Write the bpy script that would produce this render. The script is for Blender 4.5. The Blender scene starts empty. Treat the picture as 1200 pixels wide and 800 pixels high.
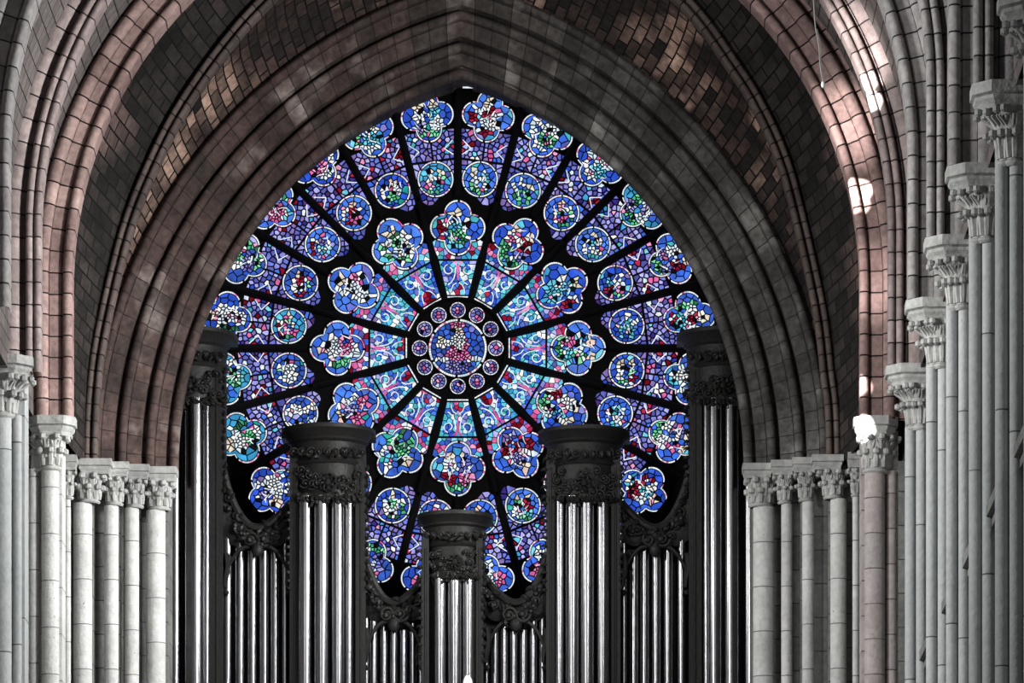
import bpy, math, random
from math import sin, cos, pi, sqrt, atan2, radians
from mathutils import Vector
random.seed(7)
sc = bpy.context.scene
col = sc.collection
F = 6350.0            # focal length in pixels of the 1200 px frame
VX, VY = 660.0, 1670.0  # principal point (shift lens looking level down the nave)

# ------------------------------------------------------------------ camera, light, exposure
cd = bpy.data.cameras.new('camera'); cam = bpy.data.objects.new('camera', cd); col.objects.link(cam)
cam.location = (0, 0, 0); cam.rotation_euler = (pi / 2, 0, 0)
cd.sensor_fit = 'HORIZONTAL'; cd.sensor_width = 36.0; cd.lens = F * 36.0 / 1200.0
cd.shift_x = (600 - VX) / 1200.0; cd.shift_y = (VY - 400) / 1200.0
cd.clip_end = 400; cd.clip_start = 1
sc.camera = cam
w = bpy.data.worlds.new('world'); sc.world = w; w.use_nodes = True
w.node_tree.nodes['Background'].inputs[0].default_value = (0.95, 0.97, 1.0, 1)
w.node_tree.nodes['Background'].inputs[1].default_value = 0.085
vs = sc.view_settings
vs.view_transform = 'Standard'; vs.look = 'None'; vs.gamma = 1; vs.use_curve_mapping = False
vs.exposure = 0.0

def aim(o, target):
    o.rotation_euler = (Vector(target) - o.location).to_track_quat('-Z', 'Y').to_euler()
def area(name, loc, target, sx, sy, power, color):
    l = bpy.data.lights.new(name, 'AREA'); l.shape = 'RECTANGLE'; l.size = sx; l.size_y = sy
    l.energy = power; l.color = color
    o = bpy.data.objects.new(name, l); col.objects.link(o); o.location = loc; aim(o, target); return o
def spot(name, loc, target, deg, power, color, blend=0.15, rad=0.02):
    l = bpy.data.lights.new(name, 'SPOT'); l.spot_size = radians(deg); l.energy = power; l.color = color
    l.spot_blend = blend; l.shadow_soft_size = rad
    o = bpy.data.objects.new(name, l); col.objects.link(o); o.location = loc; aim(o, target); return o
# daylight of the crossing and choir windows behind the viewer, and of the clerestory on both sides
area('choir_window_light', (3.4, 28, 27), (-1.7, 100, 16), 3.4, 16, 1300, (0.97, 0.99, 1.0))
def window_light(name, loc, target, power, spread=80):
    o = area(name, loc, target, 1.8, 3.2, power, (1.0, 1.0, 0.99)); o.data.spread = radians(spread)
window_light('window_light_south', (5.0, 93.3, 19.3), (-9.5, 98.6, 13.5), 640, 76)
window_light('window_light_south', (4.9, 83.6, 18.6), (-9.3, 93.5, 20.5), 1400, 100)
window_light('window_light_north', (-8.7, 93.3, 19.3), (5.2, 99.0, 13.5), 210, 76)
window_light('window_light_north', (-8.9, 79.0, 18.4), (5.6, 89.0, 16.5), 1100, 100)
window_light('window_light_north', (-8.9, 69.5, 17.6), (5.7, 77.0, 16.5), 700, 100)

# ------------------------------------------------------------------ helpers
def P(px, py, Y):
    return Vector(((px - VX) * Y / F, Y, (VY - py) * Y / F))
def PX(px, Y): return (px - VX) * Y / F
def PZ(py, Y): return (VY - py) * Y / F

def lin(c):
    return tuple(((x / 12.92) if x <= 0.04045 else ((x + 0.055) / 1.055) ** 2.4) for x in c)

class MB:
    def __init__(s): s.v = []; s.f = []; s.uv = []; s.c = []
    def add(s, vs, fs, uvs=None, colr=None):
        b = len(s.v); s.v += [tuple(v) for v in vs]
        for f in fs:
            s.f.append([b + i for i in f])
            s.uv.append([uvs[i] for i in f] if uvs else [(vs[i][0] + vs[i][1], vs[i][2]) for i in f])
            s.c.append(colr)
    def grid(s, rows, uvrows=None, closed=False):
        n = len(rows[0]); vs = [p for r in rows for p in r]
        uv = [p for r in uvrows for p in r] if uvrows else None
        fs = []
        for i in range(len(rows) - 1):
            for j in range(n if closed else n - 1):
                k = (j + 1) % n
                fs.append((i * n + j, i * n + k, (i + 1) * n + k, (i + 1) * n + j))
        s.add(vs, fs, uv)
    def box(s, x0, x1, y0, y1, z0, z1):
        v = [(x0, y0, z0), (x1, y0, z0), (x1, y1, z0), (x0, y1, z0), (x0, y0, z1), (x1, y0, z1), (x1, y1, z1), (x0, y1, z1)]
        for f in [(0, 1, 5, 4), (1, 2, 6, 5), (2, 3, 7, 6), (3, 0, 4, 7), (4, 5, 6, 7), (3, 2, 1, 0)]:
            vv = [v[i] for i in f]
            ax = 0 if f in ((0, 1, 5, 4), (2, 3, 7, 6), (4, 5, 6, 7), (3, 2, 1, 0)) else 1
            s.add(vv, [(0, 1, 2, 3)], [(p[2] if f not in ((4, 5, 6, 7), (3, 2, 1, 0)) else p[1], p[ax]) for p in vv])
    def lathe(s, cx, cy, prof, n=20, a0=0.0, a1=2 * pi, zjoint=0.0):
        full = abs(a1 - a0 - 2 * pi) < 1e-6
        rows = []; uvs = []
        for (r, z) in prof:
            row = []; u = []
            for i in range(n + 1):
                a = a0 + (a1 - a0) * i / n
                row.append((cx + r * cos(a), cy + r * sin(a), z)); u.append((z + zjoint, a * 0.2))
            rows.append(row); uvs.append(u)
        s.grid(rows, uvs)
    def tube(s, pts, rad, n=6, cap=True):
        pts = [Vector(p) for p in pts]; m = len(pts)
        rads = rad if isinstance(rad, (list, tuple)) else [rad] * m
        rows = []; uvs = []; L = 0
        up = Vector((0, -1, 0.13)).normalized()
        for i, p in enumerate(pts):
            t = (pts[min(i + 1, m - 1)] - pts[max(i - 1, 0)])
            if t.length < 1e-9: t = Vector((0, 0, 1))
            t.normalize(); a = t.cross(up)
            if a.length < 1e-3: a = t.cross(Vector((1, 0, 0)))
            a.normalize(); b = a.cross(t)
            if i: L += (pts[i] - pts[i - 1]).length
            rows.append([tuple(p + (a * cos(2 * pi * k / n) + b * sin(2 * pi * k / n)) * rads[i]) for k in range(n)])
            uvs.append([(L, k / n * 0.3) for k in range(n)])
        s.grid(rows, uvs, closed=True)
        if cap:
            for r in (rows[0][::-1], rows[-1]): s.add(r, [tuple(range(n))])
    def ball(s, c, r, n=8, sq=(1, 1, 1)):
        rows = []
        for i in range(n // 2 + 1):
            t = pi * i / (n // 2)
            rows.append([(c[0] + sq[0] * r * sin(t) * cos(2 * pi * k / n), c[1] + sq[1] * r * sin(t) * sin(2 * pi * k / n), c[2] + sq[2] * r * cos(t)) for k in range(n)])
        s.grid(rows, closed=True)
    def build(s, name, mat, parent=None, smooth=True, ang=38):
        me = bpy.data.meshes.new(name); me.from_pydata(s.v, [], s.f)
        uvl = me.uv_layers.new(name='UVMap'); k = 0
        for f in s.uv:
            for q in f: uvl.data[k].uv = q; k += 1
        if any(c is not None for c in s.c):
            at = me.color_attributes.new('glass', 'FLOAT_COLOR', 'CORNER'); k = 0
            for f, c in zip(s.f, s.c):
                for _ in f: at.data[k].color = (*(c or (0, 0, 0)), 1); k += 1
        me.materials.append(mat)
        if smooth:
            me.shade_smooth(); me.set_sharp_from_angle(angle=radians(ang))
        o = bpy.data.objects.new(name, me); col.objects.link(o)
        if parent:
            o.parent = parent; o.location = -root_loc(parent)
        return o
def root_loc(o):
    v = Vector((0, 0, 0))
    while o: v += o.location; o = o.parent
    return v
def thing(name, loc, label, cat, group=None, kind=None):
    o = bpy.data.objects.new(name, None); col.objects.link(o); o.location = loc; o.empty_display_size = 0.3
    tag(o, label, cat, group, kind); return o
def tag(o, label=None, cat=None, group=None, kind=None):
    if label: o['label'] = label
    if cat: o['category'] = cat
    if group: o['group'] = group
    if kind: o['kind'] = kind
    elif cat: o['kind'] = 'thing'
    return o

# ------------------------------------------------------------------ materials
def nd(nt, t, **kw):
    n = nt.nodes.new(t)
    for k, v in kw.items(): setattr(n, k, v)
    return n
def stone(name, c1, c2, mortar, bw, rh, off=0.5, ms=0.012, stain=(0.2, 0.2, 0.2), stain_amt=0.6, blotch=0.8, pit=0.0, rough=0.85, bias=0.0, patch=None, patch_x=None, c3=None, c3n=(.35, .5, .62), c3pts=()):
    m = bpy.data.materials.new(name); m.use_nodes = True; nt = m.node_tree; L = nt.links
    bs = nt.nodes['Principled BSDF']; bs.inputs['Roughness'].default_value = rough
    bs.inputs['Specular IOR Level'].default_value = 0.2
    uv = nd(nt, 'ShaderNodeUVMap'); tc = nd(nt, 'ShaderNodeTexCoord'); geo = nd(nt, 'ShaderNodeNewGeometry')
    wob = nd(nt, 'ShaderNodeTexNoise'); wob.inputs['Scale'].default_value = 2.2; L.new(uv.outputs[0], wob.inputs['Vector'])
    ws = nd(nt, 'ShaderNodeVectorMath', operation='MULTIPLY_ADD'); L.new(wob.outputs['Color'], ws.inputs[0]); ws.inputs[1].default_value = (0.014, 0.014, 0); L.new(uv.outputs[0], ws.inputs[2])
    br = nd(nt, 'ShaderNodeTexBrick'); br.offset = off; L.new(ws.outputs[0], br.inputs['Vector'])
    br.inputs['Scale'].default_value = 1; br.inputs['Mortar Size'].default_value = ms; br.inputs['Mortar Smooth'].default_value = 0.3
    br.inputs['Bias'].default_value = bias; br.inputs['Brick Width'].default_value = bw; br.inputs['Row Height'].default_value = rh
    br.inputs['Color1'].default_value = (*lin(c1), 1); br.inputs['Color2'].default_value = (*lin(c2), 1); br.inputs['Mortar'].default_value = (*lin(mortar), 1)
    def noise(scale, lo, hi, detail=4):
        n = nd(nt, 'ShaderNodeTexNoise'); n.inputs['Scale'].default_value = scale; n.inputs['Detail'].default_value = detail
        L.new(geo.outputs['Position'], n.inputs['Vector'])
        r = nd(nt, 'ShaderNodeMapRange'); r.inputs['From Min'].default_value = lo; r.inputs['From Max'].default_value = hi
        L.new(n.outputs['Fac'], r.inputs['Value']); return r.outputs['Result']
    def mix(fac, a, b, mode='MIX', amt=None):
        x = nd(nt, 'ShaderNodeMix', data_type='RGBA', blend_type=mode)
        if amt is not None:
            mm = nd(nt, 'ShaderNodeMath', operation='MULTIPLY'); L.new(fac, mm.inputs[0]); mm.inputs[1].default_value = amt; fac = mm.outputs[0]
        L.new(fac, x.inputs['Factor'])
        if isinstance(a, tuple): x.inputs['A'].default_value = a
        else: L.new(a, x.inputs['A'])
        if isinstance(b, tuple): x.inputs['B'].default_value = b
        else: L.new(b, x.inputs['B'])
        return x.outputs['Result']
    if c3:
        msk = noise(c3n[0], c3n[1], c3n[2], 3)
        for (px_, py_, Y_, r_) in c3pts:   # paler stones around these spots
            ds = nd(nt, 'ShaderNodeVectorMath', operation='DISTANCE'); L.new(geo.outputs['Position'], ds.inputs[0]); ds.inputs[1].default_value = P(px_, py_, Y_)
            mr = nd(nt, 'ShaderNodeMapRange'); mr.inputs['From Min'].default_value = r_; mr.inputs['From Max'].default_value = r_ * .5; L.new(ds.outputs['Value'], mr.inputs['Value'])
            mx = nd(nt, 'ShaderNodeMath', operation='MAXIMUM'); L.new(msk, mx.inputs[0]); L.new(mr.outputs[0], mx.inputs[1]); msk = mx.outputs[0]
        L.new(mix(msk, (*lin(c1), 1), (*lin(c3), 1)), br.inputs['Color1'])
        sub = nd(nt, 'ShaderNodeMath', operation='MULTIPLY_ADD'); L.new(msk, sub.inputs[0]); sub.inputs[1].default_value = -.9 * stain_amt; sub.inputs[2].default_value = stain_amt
    cur = br.outputs['Color']
    if patch:
        if patch_x:
            sp = nd(nt, 'ShaderNodeSeparateXYZ'); L.new(geo.outputs['Position'], sp.inputs[0])
            r = nd(nt, 'ShaderNodeMapRange'); r.inputs['From Min'].default_value = patch_x[0]; r.inputs['From Max'].default_value = patch_x[1]; L.new(sp.outputs[0], r.inputs['Value'])
            cur = mix(r.outputs[0], cur, (*lin(patch), 1), 'COLOR', 0.85)
        else:
            cur = mix(noise(0.45, 0.45, 0.6), cur, (*lin(patch), 1), 'MULTIPLY', 0.9)
    if c3:
        sm = nd(nt, 'ShaderNodeMath', operation='MULTIPLY'); L.new(noise(1.3, 0.42, 0.75), sm.inputs[0]); L.new(sub.outputs[0], sm.inputs[1])
        cur = mix(sm.outputs[0], cur, (*lin(stain), 1))
    else: cur = mix(noise(1.3, 0.42, 0.75), cur, (*lin(stain), 1), 'MIX', stain_amt)
    cur = mix(noise(9, 0.3, 0.75), cur, (0.25, 0.25, 0.25, 1), 'MULTIPLY', blotch * 0.6)
    if pit: cur = mix(noise(22, 0.70, 0.74, 2), cur, (0.05, 0.05, 0.05, 1), 'MIX', pit)
    L.new(cur, bs.inputs['Base Color'])
    bn = nd(nt, 'ShaderNodeTexNoise'); bn.inputs['Scale'].default_value = 14; bn.inputs['Detail'].default_value = 5; L.new(geo.outputs['Position'], bn.inputs['Vector'])
    ad = nd(nt, 'ShaderNodeMath', operation='SUBTRACT'); L.new(bn.outputs['Fac'], ad.inputs[0]); L.new(br.outputs['Fac'], ad.inputs[1])
    bp = nd(nt, 'ShaderNodeBump'); bp.inputs['Strength'].default_value = 0.5; bp.inputs['Distance'].default_value = 0.03; L.new(ad.outputs[0], bp.inputs['Height']); L.new(bp.outputs[0], bs.inputs['Normal'])
    return m
BIG = 1000.0
M_col = stone('limestone_column', (.80, .80, .79), (.72, .72, .71), (.42, .42, .42), 0.82, BIG, 0, 0.010, stain=(.60, .60, .59), stain_amt=.5, blotch=.5, pit=.7)
M_shaft = stone('limestone_nave_shaft', (.69, .70, .70), (.62, .635, .635), (.36, .37, .37), 3.4, BIG, 0, 0.012, stain=(.60, .62, .62), stain_amt=.5, blotch=.35, pit=.3)
M_cap = stone('carved_limestone', (.74, .74, .73), (.66, .66, .65), (.6, .6, .6), 5, BIG, 0, 0.002, stain=(.45, .45, .45), stain_amt=.6, blotch=.8)
M_pinkcol = stone('rosy_limestone_column', (.72, .675, .67), (.64, .615, .61), (.34, .32, .31), 0.62, BIG, 0, 0.011, stain=(.58, .55, .54), stain_amt=.6, blotch=.6, pit=.6)
M_wall = stone('wall_ashlar', (.56, .56, .55), (.48, .48, .47), (.28, .28, .28), 0.62, 0.9, .5, 0.012, stain=(.36, .36, .35), stain_amt=.6)
M_warch = stone('dark_arch_stone', (.37, .30, .285), (.27, .235, .225), (.19, .17, .165), 0.30, BIG, 0, 0.009, stain=(.17, .155, .15), stain_amt=.85, blotch=1.3, patch=(.36, .36, .35), patch_x=(-3.5, 0.5), bias=-.1, c3=(.62, .57, .55), c3n=(1.1, .54, .68))  # dark brown arch stone, greyer to the right, paler patches at random
M_tarch = stone('rosy_arch_stone', (.68, .575, .555), (.54, .45, .435), (.10, .08, .08), 0.37, BIG, 0, 0.015, stain=(.34, .27, .26), stain_amt=.6, blotch=1.0, c3=(.74, .64, .61), c3n=(.5, .5, .65))
M_garch = stone('pale_arch_stone', (.66, .645, .64), (.55, .54, .535), (.13, .13, .13), 0.38, BIG, 0, 0.014, stain=(.42, .40, .40), stain_amt=.5, blotch=.9)
M_garch2 = stone('warm_arch_stone', (.68, .62, .61), (.55, .50, .49), (.13, .12, .12), 0.38, BIG, 0, 0.014, stain=(.38, .34, .33), stain_amt=.5, blotch=.9)
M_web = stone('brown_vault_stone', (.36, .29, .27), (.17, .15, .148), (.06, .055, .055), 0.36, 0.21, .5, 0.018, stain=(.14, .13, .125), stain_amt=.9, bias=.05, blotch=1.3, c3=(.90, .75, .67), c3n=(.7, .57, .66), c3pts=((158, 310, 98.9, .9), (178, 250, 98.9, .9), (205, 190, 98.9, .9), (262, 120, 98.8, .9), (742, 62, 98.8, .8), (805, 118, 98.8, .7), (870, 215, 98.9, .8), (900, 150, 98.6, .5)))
M_webd = stone('dark_vault_stone', (.25, .225, .215), (.13, .125, .12), (.05, .05, .05), 0.44, 0.24, .5, 0.018, stain=(.09, .09, .085), stain_amt=.9, blotch=1, c3=(.48, .40, .38), c3n=(.5, .60, .70), c3pts=((148, 150, 97, .9), (990, 330, 97, 1.1), (925, 190, 97.3, .7)))  # recess shade of the side cells put into a darker stone colour
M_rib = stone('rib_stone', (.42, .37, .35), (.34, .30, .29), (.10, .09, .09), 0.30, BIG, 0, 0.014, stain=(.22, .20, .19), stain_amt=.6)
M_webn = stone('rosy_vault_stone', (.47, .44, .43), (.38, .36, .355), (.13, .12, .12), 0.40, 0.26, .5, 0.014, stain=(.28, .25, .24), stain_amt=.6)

def plain(name, c, rough=.5, metal=0.0, spec=.5, bump=0.0, bs_=20, var=0.0):
    m = bpy.data.materials.new(name); m.use_nodes = True; nt = m.node_tree; b = nt.nodes['Principled BSDF']
    b.inputs['Roughness'].default_value = rough; b.inputs['Metallic'].default_value = metal; b.inputs['Specular IOR Level'].default_value = spec
    geo = nd(nt, 'ShaderNodeNewGeometry'); n = nd(nt, 'ShaderNodeTexNoise'); n.inputs['Scale'].default_value = bs_; nt.links.new(geo.outputs['Position'], n.inputs['Vector'])
    cr = nd(nt, 'ShaderNodeMix', data_type='RGBA'); nt.links.new(n.outputs['Fac'], cr.inputs['Factor'])
    l = lin(c); cr.inputs['A'].default_value = (*[x * (1 + var) for x in l], 1); cr.inputs['B'].default_value = (*[x * (1 - var) for x in l], 1)
    nt.links.new(cr.outputs['Result'], b.inputs['Base Color'])
    if bump:
        bp = nd(nt, 'ShaderNodeBump'); bp.inputs['Strength'].default_value = bump; bp.inputs['Distance'].default_value = .02
        nt.links.new(n.outputs['Fac'], bp.inputs['Height']); nt.links.new(bp.outputs[0], b.inputs['Normal'])
    return m
M_wood = plain('dark_carved_oak', (.12, .117, .115), .5, 0, .2, .5, 14, .4)
M_pipe = plain('tin_pipe_metal', (.42, .42, .43), .21, 1.0, .5, .06, 5, .25)
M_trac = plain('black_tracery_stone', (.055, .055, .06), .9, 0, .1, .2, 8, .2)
M_white = plain('white_enamel', (.95, .95, .95), .4)
M_cord = plain('pale_cord', (.6, .59, .57), .6)

def glassmat():
    m = bpy.data.materials.new('stained_glass'); m.use_nodes = True; nt = m.node_tree; nt.nodes.clear()
    out = nd(nt, 'ShaderNodeOutputMaterial'); em = nd(nt, 'ShaderNodeEmission'); at = nd(nt, 'ShaderNodeAttribute', attribute_name='glass')
    geo = nd(nt, 'ShaderNodeNewGeometry'); n = nd(nt, 'ShaderNodeTexNoise'); n.inputs['Scale'].default_value = 9; n.inputs['Detail'].default_value = 3
    nt.links.new(geo.outputs['Position'], n.inputs['Vector'])
    r = nd(nt, 'ShaderNodeMapRange'); r.inputs['From Min'].default_value = .3; r.inputs['From Max'].default_value = .7; r.inputs['To Min'].default_value = .75; r.inputs['To Max'].default_value = 1.3
    nt.links.new(n.outputs['Fac'], r.inputs['Value']); nt.links.new(r.outputs[0], em.inputs['Strength'])
    nt.links.new(at.outputs['Color'], em.inputs['Color']); nt.links.new(em.outputs[0], out.inputs[0])
    return m
M_glass = glassmat()

# ------------------------------------------------------------------ arches
AX = -1.66                      # axis of the nave
def rollp(rc, yc, rad, n=6, a0=0, a1=180):
    return [(rc - rad * cos(radians(a0 + (a1 - a0) * i / n)), yc - rad * sin(radians(a0 + (a1 - a0) * i / n))) for i in range(n + 1)]
def arch_pts(axis, e, R, zc, zs, r, side, n=44):
    """pointed arch offset outward by r; side -1 left half, +1 right half. list of (X, Z, u)"""
    rr = R + r; amax = math.acos(max(-1, min(1, e / rr))); out = []
    st = max(2, int((zc - zs) / 0.35))
    if zc - zs > 0.01:
        for i in range(st): out.append((rr - e, zs + (zc - zs) * i / st, (zc - zs) * i / st))
    for i in range(n + 1):
        a = amax * i / n
        out.append((rr * cos(a) - e, zc + rr * sin(a), (zc - zs) + R * a))
    return [(axis + side * x, z, u) for x, z, u in out]
def arch(mb, axis, e, R, zc, zs, prof, sides=(-1, 1)):
    for sd in sides:
        cur = [arch_pts(axis, e, R, zc, zs, r, sd) for r, y in prof]
        vacc = [0]
        for i in range(1, len(prof)): vacc.append(vacc[-1] + math.hypot(prof[i][0] - prof[i - 1][0], prof[i][1] - prof[i - 1][1]))
        rows = []; uvs = []
        for k in range(len(cur[0])):
            rows.append([(cur[i][k][0], prof[i][1], cur[i][k][1]) for i in range(len(prof))])
            uvs.append([(cur[0][k][2] + (3.3 if sd > 0 else 0), vacc[i]) for i in range(len(prof))])
        mb.grid(rows, uvs)

# wall arch around the rose
WA = (-1.89, 2.33, 7.56, 17.72, 17.60)
prof = [(.70, 104.3), (.70, 100.95), (.36, 100.95), (0, 100.36), (0, 100.28)] + rollp(.09, 100.24, .09) + [(.185, 100.32), (.215, 100.32), (.23, 100.20), (.42, 100.14), (.43, 100.18)] + rollp(.52, 100.07, .085) \
     + [(.615, 100.26), (.66, 100.26), (.675, 99.95), (.92, 99.86), (.93, 99.90)] + rollp(1.01, 99.78, .08) + [(1.10, 99.96), (1.14, 99.96), (1.155, 99.62), (1.37, 99.54), (1.38, 99.58)] + rollp(1.46, 99.44, .07) + [(1.55, 99.56), (1.62, 99.6)]
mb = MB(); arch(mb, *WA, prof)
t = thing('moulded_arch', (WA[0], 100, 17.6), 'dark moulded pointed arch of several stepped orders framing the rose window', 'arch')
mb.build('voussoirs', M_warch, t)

# transverse arch next to the tower bay
TA = (AX - .05, .19, 7.11, 20.11, 17.66)
def band(y, wide=True):
    if wide:
        return [(0.02, y + .62), (0, y + .1)] + rollp(.08, y, .08) + [(.165, y + .09), (.185, y + .09), (.20, y + .04), (.40, y + .02), (.41, y + .05)] + rollp(.52, y - .03, .11) + [(.64, y + .10), (.67, y + .10), (.69, y + .02), (.94, y + .02), (.95, y + .5)]
    return [(0.02, y + .5), (0, y + .1)] + rollp(.06, y + .02, .06) + [(.13, y + .14)] + rollp(.20, y, .06) + [(.27, y + .14), (.32, y + .02)] + rollp(.50, y + .12, .17, 8) + [(.70, y + .2), (.72, y + .55)]
mb = MB(); arch(mb, *TA, band(95.2))
t = thing('transverse_arch', (AX, 95.2, 17.66), 'wide rosy stone transverse arch rising from the paired shafts nearest the rose wall', 'arch')
mb.build('voussoirs', M_tarch, t)
bays = [91.1, 85.8, 81.3, 76.7, 72.0, 67.5]
arch_lab = ['slim double-roll arch just in front of the wide rosy arch', 'second pale arch from the rosy arch, curving past the frame edge',
            'thin triple-roll arch springing from the third nave capital', 'broad rib with vertical start above the fourth nave capital', 'rib rising behind the nearest full capital at right', 'nearest rib at the extreme right edge']
NA = (AX, .19, 7.31, 20.11, 17.7)
for i, y in enumerate(bays):
    mb = MB(); arch(mb, NA[0], NA[1], NA[2], NA[3], NA[4], band(y, i % 2 == 1))
    t = thing('transverse_arch', (AX, y, 17.7), arch_lab[i], 'arch', 'transverse arches of the nave vault')
    mb.build('voussoirs', M_garch if i else M_garch2, t)

# vault: nave barrel behind the ribs
mb = MB()
cur = {}
for sd in (-1, 1):
    c = arch_pts(AX, .19, 7.31, 20.11, 17.7, .52, sd)
    rows = []; uvs = []
    for (x, z, u) in c:
        rows.append([(x, 60 + k * 4.4, z) for k in range(9)]); uvs.append([(k * 4.4, u) for k in range(9)])
    mb.grid(rows, uvs)
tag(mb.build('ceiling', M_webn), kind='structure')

# tower bay vault: diagonal ribs and webs
def resample(pts, n):
    pts = [Vector(p) for p in pts]
    # catmull-rom then even arc length
    q = []
    for i in range(len(pts) - 1):
        p0 = pts[max(i - 1, 0)]; p1 = pts[i]; p2 = pts[i + 1]; p3 = pts[min(i + 2, len(pts) - 1)]
        for k in range(12):
            t = k / 12
            q.append(0.5 * ((2 * p1) + (-p0 + p2) * t + (2 * p0 - 5 * p1 + 4 * p2 - p3) * t * t + (-p0 + 3 * p1 - 3 * p2 + p3) * t ** 3))
    q.append(pts[-1]); d = [0]
    for i in range(1, len(q)): d.append(d[-1] + (q[i] - q[i - 1]).length)
    out = []; j = 0
    for i in range(n):
        s = d[-1] * i / (n - 1)
        while j < len(d) - 2 and d[j + 1] < s: j += 1
        f = (s - d[j]) / max(1e-9, d[j + 1] - d[j]); out.append(q[j].lerp(q[j + 1], min(1, max(0, f))))
    return out
NR = 60
ribL = [(106, 552), (108, 480), (117, 400), (145, 280), (175, 200), (220, 115), (300, 12), (400, -70), (545, -130)]
ribR = [(977, 552), (975, 480), (970, 440), (960, 360), (933, 240), (915, 180), (890, 126), (860, 78), (800, 0), (700, -72), (545, -130)]
for nm, rib, sd in (('left', ribL, -1), ('right', ribR, 1)):
    n = len(rib); w3 = [P(x, y, 99.1 - 1.9 * (i / (n - 1)) ** 1.0) for i, (x, y) in enumerate(rib)]
    rc = resample(w3, NR)
    mb = MB()
    def outward(i, rc=rc, sd=sd):
        t = (rc[min(i + 1, NR - 1)] - rc[max(i - 1, 0)]).normalized()
        return Vector((0, 1, 0)).cross(t).normalized() * (1 if Vector((0, 1, 0)).cross(t).x * sd > 0 or i > NR - 8 and True else -1)
    L = 0; rows = []; uvs = []
    pr = rollp(-.07, -.06, .05, 6) + [(0, .04)] + rollp(.07, -.06, .05, 6) + [(.125, .22)]
    pr = [(-.125, .22)] + pr
    for i in range(NR):
        if i: L += (rc[i] - rc[i - 1]).length
        t = (rc[min(i + 1, NR - 1)] - rc[max(i - 1, 0)]).normalized()
        o = t.cross(Vector((0, 1, 0))).normalized()
        if o.x * sd < 0: o = -o
        if i > NR - 4 and o.z < 0: o = -o
        rows.append([tuple(rc[i] + o * r + Vector((0, 1, 0)) * y) for r, y in pr]); uvs.append([(L, k * .05) for k in range(len(pr))])
    mb.grid(rows, uvs)
    t = thing('diagonal_rib', rc[0], 'thin dark double-roll diagonal vault rib on the %s of the rose arch' % nm, 'vault rib', 'diagonal ribs of the tower bay')
    mb.build('rib_stones', M_rib, t)
    # webs
    wc = arch_pts(WA[0], WA[1], WA[2], WA[3], WA[4], 1.58, sd, 59)
    wc = resample([(x, 99.56, z) for x, z, u in wc][::2] + [(wc[-1][0], 99.56, wc[-1][1])], NR)
    tc_ = arch_pts(TA[0], TA[1], TA[2], TA[3], TA[4], .22, sd, 59)
    tcv = resample([(x, 95.75, z) for x, z, u in tc_][::2] + [(tc_[-1][0], 95.75, tc_[-1][1])], NR)
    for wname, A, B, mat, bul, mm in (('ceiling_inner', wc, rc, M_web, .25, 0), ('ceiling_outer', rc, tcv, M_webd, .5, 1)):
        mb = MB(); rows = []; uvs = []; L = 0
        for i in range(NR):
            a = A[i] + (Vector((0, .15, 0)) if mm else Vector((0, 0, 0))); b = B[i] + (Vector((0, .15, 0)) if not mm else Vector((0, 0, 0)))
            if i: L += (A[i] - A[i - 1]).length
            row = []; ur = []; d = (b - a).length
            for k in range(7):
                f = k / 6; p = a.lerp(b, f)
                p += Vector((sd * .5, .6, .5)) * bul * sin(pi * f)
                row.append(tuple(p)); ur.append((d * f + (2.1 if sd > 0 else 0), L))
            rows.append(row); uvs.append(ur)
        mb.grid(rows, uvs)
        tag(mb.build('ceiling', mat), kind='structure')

# ------------------------------------------------------------------ walls
WX0, WX1 = -9.78, 6.24
mb = MB(); mb.box(WX1, WX1 + .6, 58, 101, 8.5, 18.2); tag(mb.build('wall_right', M_wall), kind='structure')
mb = MB(); mb.box(WX0 - .6, WX0, 58, 101, 8.5, 18.2); tag(mb.build('wall_left', M_wall), kind='structure')
# west wall jambs beside the organ opening: stepped piers behind the wall columns
def jamb(pxs, name):
    mb = MB()
    for (a, b, y) in pxs:
        mb.box(PX(min(a, b), y), PX(max(a, b), y), y, 101.6, 8.5, 17.60)
    return tag(mb.build(name, M_wall, ang=20), kind='structure')
jamb([(163, 197, 100.35), (139, 165, 100.1), (107, 141, 99.75), (70, 109, 99.3), (36, 72, 98.9)], 'wall_west_left')
jamb([(882, 920, 100.35), (916, 941, 100.1), (938, 973, 99.75), (971, 1011, 99.3), (1009, 1062, 98.9)], 'wall_west_right')
# solid plate behind webs so nothing is open above the caps
mb = MB(); mb.box(-13, -8.8, 99.75, 101, 17.3, 24); mb.box(5.0, 9, 99.75, 101, 17.3, 24); tag(mb.build('wall_west_upper', M_webd), kind='structure')
# string courses
for nm, x0, x1 in (('trim_right', 5.98, WX1 + .05), ('trim_left', WX0 - .05, WX0 + .26)):
    mb = MB(); mb.box(x0, x1, 60, 98.5, 12.84, 13.0)
    if x0 > 0: mb.box(x0 + .08, x1, 60, 98.5, 12.70, 12.84)
    else: mb.box(x0, x1 - .08, 60, 98.5, 12.70, 12.84)
    tag(mb.build(nm, M_wall), kind='structure')

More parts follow.
